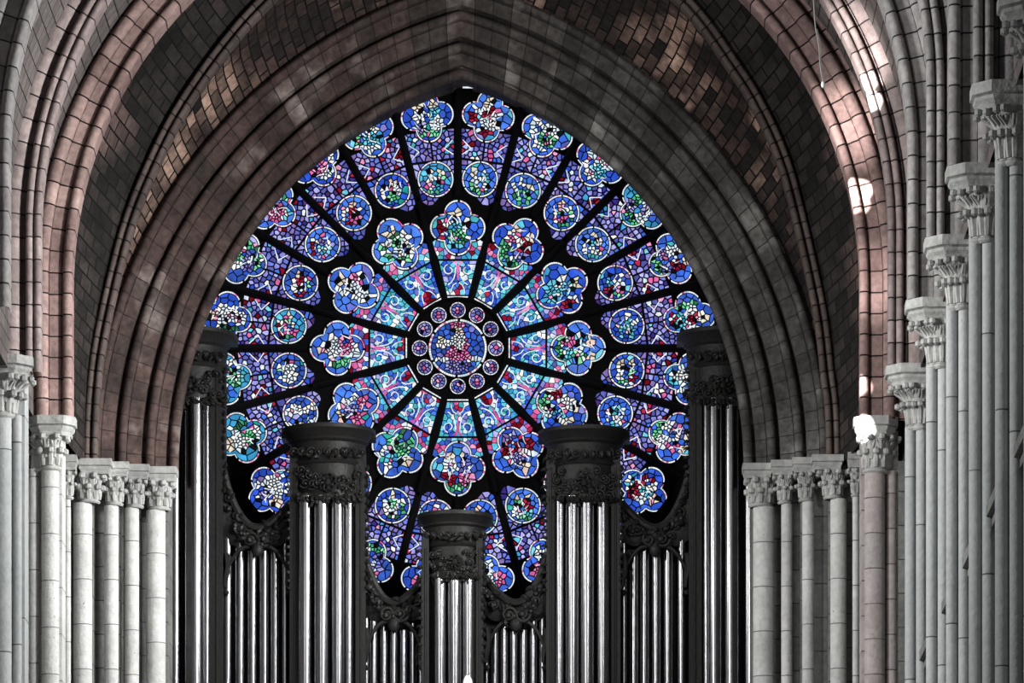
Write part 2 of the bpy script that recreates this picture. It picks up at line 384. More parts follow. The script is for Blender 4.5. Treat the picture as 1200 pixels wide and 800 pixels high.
# ------------------------------------------------------------------ columns
def capital(mb, cx, cy, z0, z1, r0, r1, nl=8):
    h = z1 - z0
    mb.lathe(cx, cy, [(r0, z0 - .10 * h)] + [(r0 + .05 * h * 1.3 * sin(pi * k / 5), z0 - .10 * h + .14 * h * k / 5) for k in range(6)] +
             [(r0 * 1.0, z0 + .06 * h), (r0 * 1.02, z0 + .3 * h), (r0 + (r1 - r0) * .25, z0 + .62 * h), (r0 + (r1 - r0) * .62, z0 + .88 * h), (r1 * .93, z1)], 20)
    for tier, (hs, he, ro, off) in enumerate(((.06, .56, .42, 0), (.30, .98, .95, .5))):
        for k in range(nl):
            a = 2 * pi * (k + off) / nl + random.uniform(-.05, .05)
            rb = r0 * 1.02; rt = r0 + (r1 - r0) * ro
            pts = []
            for q in range(8):
                f = q / 7
                if f < .75:
                    g = f / .75; r = rb + (rt - rb) * g ** 2.2; z = z0 + h * (hs + (he - hs) * sin(g * pi / 2))
                else:
                    g = (f - .75) / .25; r = rt + h * .07 * sin(g * pi * .9) + .02 * h; z = z0 + h * (he - .12 * g)
                pts.append((cx + r * cos(a), cy + r * sin(a), z))
            wd = 2 * pi * (r0 * .65 + r1 * .35) / nl * .30
            mb.tube(pts, [wd * .8, wd * 1.05, wd * 1.1, wd, wd * .85, wd * .8, wd * .8, wd * .5], 6)
            e = pts[-2]; mb.ball(e, wd * 1.45, 7)
            if tier:   # side leaflets
                for s2 in (-1, 1):
                    p1 = pts[2]; b = a + s2 * pi / nl * .8; r = rt * .93
                    mb.tube([p1, (cx + (rb * 1.1) * cos((a + b) / 2), cy + rb * 1.1 * sin((a + b) / 2), z0 + h * .62), (cx + r * cos(b), cy + r * sin(b), z0 + h * .84)], [wd * .5, wd * .55, wd * .4], 5)
def abacus(mb, cx, cy, z0, z1, hw, n=4, hd=None):
    hd = hd or hw; h = z1 - z0; rows = []
    for f, s in ((0, .80), (.14, .84), (.2, .80), (.34, .90), (.46, .93), (.5, .88), (.56, 1.0), (1.0, 1.0)):
        row = []
        if n == 4: pts = [(-1, -1), (1, -1), (1, 1), (-1, 1)]
        else: pts = [(-1, -.45), (-.55, -1), (.55, -1), (1, -.45), (1, .45), (.55, 1), (-.55, 1), (-1, .45)]
        for x, y in pts: row.append((cx + x * hw * s, cy + y * hd * s, z0 + h * f))
        rows.append(row)
    mb.grid(rows, closed=True); mb.add(rows[-1], [tuple(range(len(rows[-1])))]); mb.add(rows[0][::-1], [tuple(range(len(rows[0])))])
ZB = 8.9
wallcols = [
  # shaft px, dia px, Y, cap(abacus) px range, top y, label
  (182.5, 23, 100.0, 173, 208, 549, 'thick shaft at the left edge of the organ, first column of the left jamb', M_col),
  (154.5, 17, 99.75, 148, 176, 546, 'slender shaft, second from the organ in the left jamb', M_col),
  (130.5, 17, 99.5, 124, 152, 543, 'slender shaft, third from the organ in the left jamb', M_col),
  (97, 22, 99.1, 92, 132, 540, 'stout pale shaft, fourth from the organ in the left jamb', M_col),
  (79, 8, 98.8, 74, 91, 535, 'very thin shaft tucked beside the rosy arch pier on the left', M_col),
  (895, 25, 100.0, 870, 906, 545, 'thick shaft at the right edge of the organ, first column of the right jamb', M_col),
  (922, 13, 99.75, 903, 931, 541, 'slender shaft, second from the organ in the right jamb', M_col),
  (947, 14, 99.5, 928, 956, 538, 'slender shaft, third from the organ in the right jamb', M_col),
  (982.5, 19, 99.1, 951, 988, 535, 'stout shaft, fourth from the organ in the right jamb', M_col),
  (1003, 8, 98.8, 993, 1012, 532, 'very thin shaft tucked beside the rosy arch pier on the right', M_col)]
for (px, dp, Y, a0, a1, ty, lab, mat) in wallcols:
    cx = PX(px, Y); r = dp * .5 * Y / F; zt = PZ(ty, Y)
    t = thing('engaged_column', (cx, Y, ZB), lab, 'column', 'columns of the rose arch jambs')
    mb = MB(); mb.lathe(cx, Y, [(r, ZB), (r, zt - .78)], 24, zjoint=random.random()); mb.build('shaft', mat, t)
    hw = (a1 - a0) * .5 * Y / F; ac = PX((a0 + a1) / 2, Y)
    mb = MB(); capital(mb, cx * .5 + ac * .5, Y, zt - .74, zt - .27, r * 1.02, max(hw * .80, r * 1.2), 8 if dp > 10 else 6); mb.build('capital', M_cap, t)
    mb = MB(); abacus(mb, ac, Y + .02, zt - .27, zt, hw, 4, max(hw, .25)); mb.build('abacus', M_cap, t, ang=25)

def cluster(Y, shafts, cx, hw, zt, ch, lab, mat, grp, cmat=None, r1=None, cy=0.0, bx=None):
    t = thing('clustered_column', (cx, Y, ZB), lab, 'column', grp)
    for (x, dy, r) in shafts:
        mb = MB(); mb.lathe(x, Y + dy, [(r, ZB), (r, zt - ch)], 20, zjoint=random.random() * 2); mb.build('shaft', mat, t)
    if bx:
        mb = MB(); mb.box(bx[0], bx[1], Y + .12, Y + .8, ZB, zt - .2); mb.build('pilaster', mat, t, ang=20)
    mb = MB()
    for (x, dy, r) in shafts: capital(mb, x * .55 + cx * .45, Y + dy, zt - ch, zt - .32, r * 1.05, (r1 or hw * .62), 8)
    mb.build('capital', cmat or M_cap, t)
    mb = MB(); abacus(mb, cx, Y + .05, zt - .34, zt, hw, 8, hw * .9); mb.build('abacus', cmat or M_cap, t, ang=25)
    return t
Y = 95.3
cluster(Y, [(PX(39.5, Y), .1, .095), (PX(59, Y), 0, .155)], PX(61, Y), 28 * Y / F, 17.71, .88, 'pale pair of shafts under the wide rosy arch on the left', M_col, 'piers of the rosy transverse arch', bx=(PX(36, Y), PX(72, Y)))
cluster(Y, [(PX(1025, Y), 0, .18), (PX(1044.5, Y), .1, .10)], PX(1026, Y), 26 * Y / F, 17.71, .92, 'rosy pair of shafts whose capital is lit by a sun patch, right of the organ', M_pinkcol, 'piers of the rosy transverse arch', bx=(PX(1010, Y), PX(1053, Y)))
cl_lab = ['first and most distant nave shaft pair on the right, beside the sunlit capital', 'second nave shaft pair on the right counting from the rose wall',
          'third nave shaft pair on the right counting from the rose wall', 'fourth nave shaft pair on the right, its capital below the tallest one', 'fifth nave shaft pair, its large capital high at the right edge', 'nearest nave shaft pair, capital cut by the top right corner']
for i, y in enumerate(bays):
    cluster(y, [(5.835, .04, .088), (6.015, -.03, .088)], 5.95, .53, 17.78, 1.0, cl_lab[i], M_shaft, 'nave shafts along the right wall', r1=.36, bx=(5.8, 6.3))
cluster(91.1, [(PX(3, 91.1), -.03, .155), (PX(19.5, 91.1), .06, .08)], PX(2, 91.1), .54, 17.93, .95, 'large pale shaft pair at the left edge of the view', M_shaft, 'nave shafts along the left wall', r1=.36, bx=(-9.8, PX(28, 91.1)))

# ------------------------------------------------------------------ rose window
RC = (536.5, 408.5); RY = 104.0; S = RY / F
rose = thing('window_1', (PX(RC[0], RY), RY, PZ(RC[1], RY)), 'round rose window of blue and violet stained glass in black tracery', 'rose window', None, 'structure')
def R3(x, y, d=0.0):   # rose local px (x right, y up) -> world, d metres towards camera
    return (PX(RC[0], RY) + x * S, RY - d, PZ(RC[1], RY) + y * S)
def clip(poly, m, n, g):
    out = []; k = len(poly)
    for i in range(k):
        p = poly[i]; q = poly[(i + 1) % k]
        dp = (p[0] - m[0]) * n[0] + (p[1] - m[1]) * n[1] + g; dq = (q[0] - m[0]) * n[0] + (q[1] - m[1]) * n[1] + g
        if dp <= 0: out.append(p)
        if (dp < 0 < dq) or (dq < 0 < dp):
            f = dp / (dp - dq); out.append((p[0] + (q[0] - p[0]) * f, p[1] + (q[1] - p[1]) * f))
    return out
def voronoi(seeds, bound, gap):
    res = []
    for i, s in enumerate(seeds):
        nb = sorted(((t[0] - s[0]) ** 2 + (t[1] - s[1]) ** 2, j) for j, t in enumerate(seeds) if j != i)[:90]
        poly = bound
        for d2, j in nb:
            d = sqrt(d2)
            if d < 1e-6: continue
            if d > 2 * max(math.hypot(q[0] - s[0], q[1] - s[1]) for q in poly): break
            t = seeds[j]; poly = clip(poly, ((s[0] + t[0]) / 2, (s[1] + t[1]) / 2), ((t[0] - s[0]) / d, (t[1] - s[1]) / d), gap / 2)
            if len(poly) < 3: break
        res.append(poly if len(poly) >= 3 else None)
    return res
def scatter(inside, x0, x1, y0, y1, sp, dens=None, old=None, tries=30):
    """poisson-like seeds; dens(x,y) gives local spacing"""
    pts = list(old or []); n = int((x1 - x0) * (y1 - y0) / (sp * sp) * tries); 
    for _ in range(n):
        x = random.uniform(x0, x1); y = random.uniform(y0, y1)
        if not inside(x, y): continue
        d = dens(x, y) if dens else sp
        ok = True
        for p in pts:
            if (p[0] - x) ** 2 + (p[1] - y) ** 2 < d * d: ok = False; break
        if ok: pts.append((x, y))
    return pts
C = dict(
 blue=[(.18, .32, .78), (.24, .42, .88), (.30, .50, .92), (.22, .36, .74), (.34, .48, .86), (.24, .40, .84)],
 cyan=[(.25, .62, .82), (.40, .80, .92), (.30, .70, .75), (.50, .85, .95)],
 violet=[(.46, .46, .80), (.55, .54, .87), (.38, .39, .72), (.64, .63, .92), (.43, .48, .86), (.52, .44, .70), (.70, .70, .95), (.33, .34, .64)],
 deep=[(.22, .18, .50), (.30, .20, .48), (.18, .22, .60)],
 red=[(.55, .08, .20), (.45, .06, .12), (.70, .16, .30)],
 pink=[(.88, .42, .66), (.95, .62, .80), (.80, .34, .58)],
 green=[(.40, .82, .58), (.55, .92, .70), (.28, .66, .50), (.20, .42, .30)],
 white=[(.96, .98, 1), (.90, .95, 1), (.85, .93, .98), (1, .98, .97)],
 cream=[(.93, .88, .80), (.90, .78, .74), (.88, .86, .78)],
 dark=[(.05, .05, .08), (.10, .06, .09), (.06, .10, .10)],
 teal=[(.15, .62, .62), (.22, .72, .66)])
def pick(k): return lin(random.choice(C[k]))
def fan(mb, poly, d, c, ctr=(0, 0), rot=0.0):
    cs, sn = cos(rot), sin(rot)
    mb.add([R3(ctr[0] + x * cs - y * sn, ctr[1] + x * sn + y * cs, d) for x, y in poly][::-1], [tuple(range(len(poly)))], colr=c)
def ell(x, y, cx, cy, rx, ry, a=0):
    dx, dy = x - cx, y - cy; ca, sa = cos(a), sin(a); u = dx * ca + dy * sa; v = -dx * sa + dy * ca
    return (u / rx) ** 2 + (v / ry) ** 2 < 1
ROBES = ['green', 'red', 'white', 'white', 'pink', 'cyan', 'violet', 'white', 'cyan']
def template():
    k = random.random(); A, B = random.sample(ROBES, 2); s = random.choice((-1, 1)); t = random.uniform(-.1, .1); items = []
    if k < .42:    # seated figure, arm held out
        items = [(t, .50, .14, .17, 0, 'cream'), (t, .14, .20, .26, .1 * s, A), (t - .1 * s, -.30, .34, .26, .3 * s, B), (t + .05 * s, -.62, .26, .12, 0, A),
                 (t + .38 * s, .16, .26, .07, .35 * s, 'white'), (t - .30 * s, .05, .10, .22, .4 * s, 'white'), (t + .55 * s, -.1, .07, .40, .1, random.choice(['white', 'red', 'green']))]
    elif k < .70:  # two standing figures
        for q, r_ in ((-.32, A), (.30, B)):
            items += [(q, .42, .11, .13, 0, 'cream'), (q, .05, .16, .30, 0, r_), (q * 1.1, -.42, .20, .24, 0, random.choice(ROBES))]
        items += [(0, .05, .2, .06, .3 * s, 'white'), (0, -.7, .5, .09, 0, 'green')]
    elif k < .86:  # beast and rider
        items = [(0, -.18, .48, .20, .15 * s, A), (.42 * s, .12, .14, .16, 0, 'cream'), (-.3, -.52, .07, .2, .2, A), (.3, -.52, .07, .2, -.2, A), (-.1 * s, .28, .14, .24, 0, B), (-.1 * s, .58, .1, .12, 0, 'white'), (-.5 * s, .2, .06, .3, .5 * s, 'white')]
    else:          # standing figure with a shield
        items = [(t, .52, .12, .15, 0, 'cream'), (t, .1, .17, .3, 0, A), (t, -.45, .15, .3, 0, B), (t + .36 * s, .05, .2, .2, 0, 'pink'), (t + .36 * s, .05, .1, .1, 0, 'white'), (t - .35 * s, 0, .05, .55, .1, 'white')]
    base = random.choice(C['blue'][:4] + C['blue'][:4] + C['cyan'][:1]); bg = random.choice([('blue',) * 5 + ('cyan', 'violet'), ('blue',) * 4 + ('violet', 'cyan', 'cyan'), ('blue',) * 6 + ('teal',)])
    def f(x, y):
        for it in items:
            if ell(x, y, it[0] * 1.02, it[1] * 1.05, it[2] * 1.05, it[3] * 1.05, it[4]): return it[5]
        return None
    def stripes(x, y): return 'white' if sin(6.2 * y - 1.2 * x + .5 * sin(5 * x)) > .5 else None
    return f, (bg, base), stripes
def circle_rho(r): return lambda a: r
def quatre_rho(off, r):
    def f(a):
        best = 0
        for k in range(4):
            c = k * pi / 2; d = a - c; disc = r * r - (off * sin(d)) ** 2
            if disc >= 0 and cos(d) > -.2:
                v = off * cos(d) + sqrt(disc)
                if v > best: best = v
        return best
    return f
def medallion(name, cx, cy, rho, R, rot, dep, bgsp, figsp, border=1.9, label=None, forced=None, nstroke=9):
    """cx,cy in rose px; rot orientation of lobes; figures follow rot"""
    f, bg, stripes = template()
    if forced == 'stripes': f = stripes
    elif forced: f = forced
    lead = MB(); N = 72
    ring = [((rho(2 * pi * k / N) + border + 1.2) * cos(2 * pi * k / N), (rho(2 * pi * k / N) + border + 1.2) * sin(2 * pi * k / N)) for k in range(N)]
    cs, sn = cos(rot), sin(rot)
    T = lambda x, y, d: R3(cx + x * cs - y * sn, cy + x * sn + y * cs, d)
    lead.add([T(x, y, dep) for x, y in ring][::-1], [tuple(range(N))])
    lead.grid([[T(x, y, dep) for x, y in ring], [T(x, y, dep - .05) for x, y in ring]], closed=True)
    o = lead.build(name, M_trac, rose, smooth=False)
    if label: o['label'] = label
    # white beaded border
    mb = MB()
    for k in range(N):
        if k % 12 == 5: continue
        a0 = 2 * pi * (k + .06) / N; a1 = 2 * pi * (k + .97) / N
        q = []
        for a, e in ((a0, border), (a1, border), (a1, .15), (a0, .15)):
            r = rho(a) + e; q.append((r * cos(a), r * sin(a)))
        mb.add([T(x, y, dep + .008) for x, y in q][::-1], [(0, 1, 2, 3)], colr=pick('white') if random.random() < .88 else pick('pink'))
    mb.build('border', M_glass, o, smooth=False)
    inside = lambda x, y: math.hypot(x, y) < rho(atan2(y, x)) - .6
    fig = scatter(lambda x, y: inside(x, y) and f(x / R, y / R) is not None, -R, R, -R, R, figsp)
    near = lambda x, y: any((p[0] - x) ** 2 + (p[1] - y) ** 2 < 10.0 for p in fig)
    seeds = fig + scatter(lambda x, y: inside(x, y) and f(x / R, y / R) is None and not near(x, y), -R, R, -R, R, bgsp * .82)
    bound = [(-R - 2, -R - 2), (R + 2, -R - 2), (R + 2, R + 2), (-R - 2, R + 2)]
    mb = MB()
    for s, poly in zip(seeds, voronoi(seeds, bound, 1.4)):
        if not poly: continue
        dn = []
        for i in range(len(poly)):
            p = poly[i]; q = poly[(i + 1) % len(poly)]; m = max(1, int(math.hypot(q[0] - p[0], q[1] - p[1]) / 2.5))
            for j in range(m): dn.append((p[0] + (q[0] - p[0]) * j / m, p[1] + (q[1] - p[1]) * j / m))
        pp = []
        for x, y in dn:
            r = math.hypot(x, y); mr = rho(atan2(y, x)) - 1.0
            if r > mr: x, y = x * mr / r, y * mr / r
            pp.append((x, y))
        if len(pp) < 3: continue
        k = f(s[0] / R, s[1] / R)
        if k: c = pick(k)
        elif random.random() < .72: jt = random.uniform(.85, 1.12); c = lin(tuple(min(1, q * jt) for q in bg[1]))
        else: c = pick(random.choice(bg[0]))
        if k and random.random() < (.08 if forced else .24): c = pick(random.choice(['white', 'dark', 'white', 'dark', 'pink', 'blue']))
        mb.add([T(x, y, dep + .01) for x, y in pp][::-1], [tuple(range(len(pp)))], colr=c)
    for q in range(nstroke):   # pale and dark drapery strokes
        x = random.uniform(-.5, .5) * R; y = random.uniform(-.6, .6) * R; a = random.gauss(pi / 2, .7) * random.choice((-1, 1)); b = random.uniform(-.9, .9); ln = random.uniform(.18, .4) * R; w_ = random.uniform(.5, .95)
        c = pick('white') if random.random() < .75 else pick('dark'); pts = []
        for m in range(5): pts.append((x, y, a)); x += ln / 4 * cos(a); y += ln / 4 * sin(a); a += b / 4
        if math.hypot(x, y) > R * .72: continue
        A_ = [(p[0] - w_ * sin(p[2]) * (1 - .18 * m), p[1] + w_ * cos(p[2]) * (1 - .18 * m)) for m, p in enumerate(pts)]
        B_ = [(p[0] + w_ * sin(p[2]) * (1 - .18 * m), p[1] - w_ * cos(p[2]) * (1 - .18 * m)) for m, p in enumerate(pts)]
        ly = dep + .014 + .001 * q
        for m in range(4): mb.add([T(*v, ly) for v in (A_[m], A_[m + 1], B_[m + 1], B_[m])], [(0, 1, 2, 3)], colr=c)
    mb.build('glass', M_glass, o, smooth=False)
    return o
def inpoly(poly):
    def f(x, y):
        for i in range(len(poly)):
            a = poly[i]; b = poly[(i + 1) % len(poly)]
            if (b[0] - a[0]) * (y - a[1]) - (b[1] - a[1]) * (x - a[0]) < 0: return False
        return True
    return f
def pane(name, poly, rot, dep, sp, colour, gap=1.1, extra=None, avoid=None):
    """convex ccw polygon in a frame where +y points outwards from the rose centre, turned by rot"""
    ins = inpoly(poly); xs = [p[0] for p in poly]; ys = [p[1] for p in poly]
    g = lambda x, y: ins(x, y) and not (avoid and avoid(x, y))
    seeds = scatter(g, min(xs), max(xs), min(ys), max(ys), sp, tries=14)
    mb = MB()
    for s, pl in zip(seeds, voronoi(seeds, poly, gap)):
        if not pl: continue
        fan(mb, pl, dep, colour(*s), (0, 0), rot)
    if extra: extra(mb, rot, dep + .012)
    return mb.build(name, M_glass, rose, smooth=False)

# dark stone plate and tracery bars
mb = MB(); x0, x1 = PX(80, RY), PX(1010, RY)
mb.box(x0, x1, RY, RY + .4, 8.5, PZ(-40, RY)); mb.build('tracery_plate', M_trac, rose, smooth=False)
def bar(mb, a, r0, r1, w, d0=.0, d1=.22):
    ca, sa = sin(a), cos(a)    # direction outwards (angle clockwise from up)
    nx, ny = sa, -ca
    rows = []
    for r in (r0, r1):
        c = (r * ca, r * sa)
        rows.append([R3(c[0] + nx * w / 2, c[1] + ny * w / 2, d0), R3(c[0] + nx * w / 2, c[1] + ny * w / 2, d1 * .6), R3(c[0] + nx * w * .2, c[1] + ny * w * .2, d1),
                     R3(c[0] - nx * w * .2, c[1] - ny * w * .2, d1), R3(c[0] - nx * w / 2, c[1] - ny * w / 2, d1 * .6), R3(c[0] - nx * w / 2, c[1] - ny * w / 2, d0)])
    mb.grid(rows)
for k in range(12):
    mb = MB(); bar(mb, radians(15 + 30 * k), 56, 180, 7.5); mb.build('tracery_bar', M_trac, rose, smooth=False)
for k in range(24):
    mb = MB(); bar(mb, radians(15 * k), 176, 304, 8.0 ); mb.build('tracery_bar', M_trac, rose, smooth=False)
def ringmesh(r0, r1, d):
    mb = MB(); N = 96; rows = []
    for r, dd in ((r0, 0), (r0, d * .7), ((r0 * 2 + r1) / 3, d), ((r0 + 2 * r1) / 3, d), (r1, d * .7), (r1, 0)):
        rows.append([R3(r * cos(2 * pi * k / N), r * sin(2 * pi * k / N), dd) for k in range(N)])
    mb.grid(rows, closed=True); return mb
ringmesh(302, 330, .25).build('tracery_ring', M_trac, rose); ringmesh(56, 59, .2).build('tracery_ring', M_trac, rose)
ringmesh(35.8, 37.4, .03).build('tracery_ring', M_trac, rose)

def virgin(x, y):
    for it in [(0, .70, .15, .16, 0, 'cream'), (0, .88, .22, .1, 0, 'pink'), (.02, .25, .24, .30, 0, 'white'), (.22, .15, .14, .2, 0, 'pink'), (-.02, -.25, .38, .26, 0, 'pink'), (0, -.05, .2, .18, 0, 'red'), (.0, -.66, .44, .22, 0, 'violet'), (-.5, .15, .26, .07, .2, 'white'), (-.62, .3, .08, .1, 0, 'cream'), (0, -.42, .8, .05, 0, 'white')]:
        if ell(x, y, *it[:5]): return it[5]
medallion('central_medallion', 0, 0, circle_rho(31.5), 31.5, 0, .06, 7.2, 2.7, 2.4, None, virgin, 3)
for k in range(12):
    a = radians(30 * k); medallion('roundel', 44.6 * sin(a), 44.6 * cos(a), circle_rho(7.8), 7.8, 0, .05, 4.0, 3.5, 1.3, None, lambda x, y: 'violet' if x * x + y * y > .12 else 'pink', 0)

# inner petals
def petal_col(x, y):
    ax = abs(x)
    if math.hypot(ax, y - 70) < 3.8: return pick('red')
    if math.hypot(ax - 10.5, y - 92) < 3.2: return pick(random.choice(['blue', 'cyan']))
    if ax > y * .225 - 2.8: return pick(random.choice(['white', 'cyan', 'cyan', 'blue']))
    if y < 66: return pick(random.choice(['pink', 'white', 'blue', 'red']))
    return pick(random.choice(['cyan', 'blue', 'blue', 'cyan', 'white', 'blue', 'violet', 'cyan']))
def ribbon(mb, pts, w, d, key, rot):
    for a, b in zip(pts[:-1], pts[1:]):
        L = math.hypot(b[0] - a[0], b[1] - a[1]) or 1; nx, ny = -(b[1] - a[1]) / L * w, (b[0] - a[0]) / L * w
        fan(mb, [(a[0] - nx, a[1] - ny), (b[0] - nx, b[1] - ny), (b[0] + nx, b[1] + ny), (a[0] + nx, a[1] + ny)], d, pick(key), (0, 0), rot)
def petal_extra(mb, rot, d):
    fan(mb, [(-.7, 80), (.7, 80), (1.5, 92), (2.4, 97), (-2.4, 97), (-1.5, 92)], d, pick('pink'), (0, 0), rot)
    for s in (-1, 1):
        q = [(s * .8, 96), (s * 6.5, 101.9), (s * 1.0, 101.9)]
        fan(mb, q if s > 0 else q[::-1], d, pick('pink'), (0, 0), rot)
        cx = s * 10.5; cy = 92
        sp = []
        for k in range(12):
            a = pi * .5 - s * (.2 + .52 * k); r = 6.4 - .30 * k
            sp.append((cx + r * cos(a), cy + r * sin(a)))
        ribbon(mb, sp, .62, d + .002, 'white', rot)
        ribbon(mb, [(s * 2.6, 95), (s * 3.0, 88), (s * 4.6, 82), (s * 8.0, 77), (s * 11.5, 74.5)], .6, d + .004, 'white', rot)
        ribbon(mb, [(s * 1.5, 77), (s * 5.5, 74), (s * 7.6, 69), (s * 8.2, 64.5)], .55, d + .002, 'white', rot)
tan15 = math.tan(radians(15))
for k in range(12):
    rot = -radians(30 * k); i = 5.6
    w0 = 61 * tan15 - i + 1.6; w1 = 102.5 * tan15 - i
    pane('petal_glass', [(-w0, 63.0), (w0, 63.0), (w1, 102.5), (-w1, 102.5)], rot, .02, 4.4, petal_col, .9, petal_extra)
    # thin white sill under each petal
    mb = MB(); ww = w0 + 1
    for s in range(6):
        xa = -ww + 2 * ww * s / 6; xb = -ww + 2 * ww * (s + .93) / 6; fan(mb, [(xa, 59.6), (xb, 59.6), (xb, 61.0), (xa, 61.0)], .03, pick('white'), (0, 0), rot)
    mb.build('sill_glass', M_glass, rose, smooth=False)
    av = lambda x, y: math.hypot(x, y - 141) < quatre_rho(16.5, 16.0)(atan2(y - 141, x)) + 2.5
    def fillc(x, y): return pick('pink') if 109 < y - abs(x) * .25 < 114 else pick(random.choice(['cyan', 'blue', 'white', 'violet', 'violet', 'cyan', 'red']))
    wa = 105.5 * tan15 - i; wb = 128 * tan15 - i + 1.5
    pane('filler_glass', [(-wa, 105.0), (wa, 105.0), (wb, 124), (wb - 9, 131), (-wb + 9, 131), (-wb, 124)], rot, .02, 4.4, fillc, .9, None, av)
    medallion('medallion', 141 * sin(-rot), 141 * cos(-rot), quatre_rho(15.8, 14.6), 29.5, rot if k % 6 else 0, .05, 11, 3.2, 2.0, nstroke=14)
# outer ring: 24 lights
def sector_cols(x, y):
    r = random.random()
    if abs(x) > y * .105 and 226 < y < 240: return pick('red') if r < .6 else pick('deep')
    return pick('violet') if r < .72 else pick(random.choice(['deep', 'blue', 'pink', 'red', 'white', 'cyan']))
def vs_extra(mb, rot, d):
    for s in (-1, 1):
        xo = 25.0; xi = 15.0
        for (xa, ya, xb, yb) in ((xo - .5, 226, xi, 234), (xi, 234, xo + 1, 243)):
            L = math.hypot(xb - xa, yb - ya); nx, ny = -(yb - ya) / L * .55, (xb - xa) / L * .55
            fan(mb, [(s * (xa - nx), ya - ny), (s * (xb - nx), yb - ny), (s * (xb + nx), yb + ny), (s * (xa + nx), ya + ny)][::s], d, pick('white'), (0, 0), rot)
tan75 = math.tan(radians(7.5))
stripe_idx = 16
for k in range(24):
    th = 7.5 + 15 * k; rot = -radians(th); i = 5.4
    sgn = 1 if k % 2 == 0 else -1       # side that faces the inner petal's point
    W = lambda y: y * tan75 - i + .6
    # lower light, behind the round medallion (pointed foot towards the bar between petals)
    low = [(-W(219), 219), (-W(190), 190)]
    if sgn > 0: foot = [(-W(190), 192), (-3, 180), (7, 171), (13, 171), (W(180), 176)]
    else: foot = [(-W(180), 176), (-13, 171), (-7, 171), (3, 180), (W(190), 192)]
    poly = foot + [(W(219), 219.5), (-W(219), 219.5)]
    av = lambda x, y: math.hypot(x, y - 199.5) < 21.5
    pane('spandrel_glass', poly, rot, .02, 5.0, lambda x, y: pick('violet') if random.random() < .8 else pick(random.choice(['blue', 'deep'])), 1.7, None, av)
    qr = quatre_rho(15.2, 14.0)
    av2 = lambda x, y: math.hypot(x, y - 272) < qr(atan2(y - 272, x)) + 1.5
    for s in (-1, 1):
        pl = [(1.2, 222.5), (W(222), 222.5), (W(256), 256), (1.2, 256)]
        if s < 0: pl = [(-x, y) for x, y in pl][::-1]
        pane('spandrel_glass', pl, rot, .02, 4.6, sector_cols, 1.7, vs_extra if s > 0 else None, av2)
    c1 = (199.5 * sin(-rot), 199.5 * cos(-rot)); c2 = (274 * sin(-rot), 274 * cos(-rot))
    medallion('round_medallion', c1[0], c1[1], circle_rho(19.2), 19.2, 0, .05, 7.2, 3.3, 1.7, None, 'stripes' if k == stripe_idx else None)
    medallion('lobed_medallion', c2[0], c2[1], qr, 28, rot, .05, 9.5, 3.0, 1.8, nstroke=12)
# small bright slits above the rose
mb = MB()
for (xa, xb, ya, yb) in ((-21, -2, 301, 303), (6, 18, 301, 303), (48, 55, 296, 298), (60, 66, 293, 295)):
    fan(mb, [(xa, ya), (xb, ya), (xb, yb), (xa, yb)], .27, pick('white'))
mb.build('slit_glass', M_glass, rose, smooth=False)

# ------------------------------------------------------------------ organ
OY = 102.2
organ = thing('pipe_organ', (PX(536, OY), OY, 8.5), 'black carved organ case with silvery pipes standing below the rose window', 'organ')
OZ0 = 8.9
def spiral(mb, x, y, r, turns, Y, rad, dirn=1, a0=0.0, stretch=1.0):
    pts = []
    n = int(14 * turns)
    for k in range(n + 1):
        f = k / n; a = a0 + dirn * 2 * pi * turns * f; rr = r * (1 - .85 * f)
        pts.append(P(x + rr * cos(a), y + stretch * rr * sin(a), Y - .06 * f))
    rs = [rad * (1 - .4 * k / n) for k in range(n + 1)]
    mb.tube(pts, rs, 6); mb.ball(tuple(pts[-1]), rad * 1.6, 7)
def leaf(mb, x, y, L, ang, Y, w=.05):
    pts = []; ws = []
    for k in range(7):
        f = k / 6; a = ang + .9 * f * f
        pts.append(P(x + L * f * cos(a), y - L * f * sin(a), Y - .08 * sin(pi * f))); ws.append(w * (sin(pi * min(1, f * .9 + .12)) ** .7 + .1))
    mb.tube(pts, ws, 5)
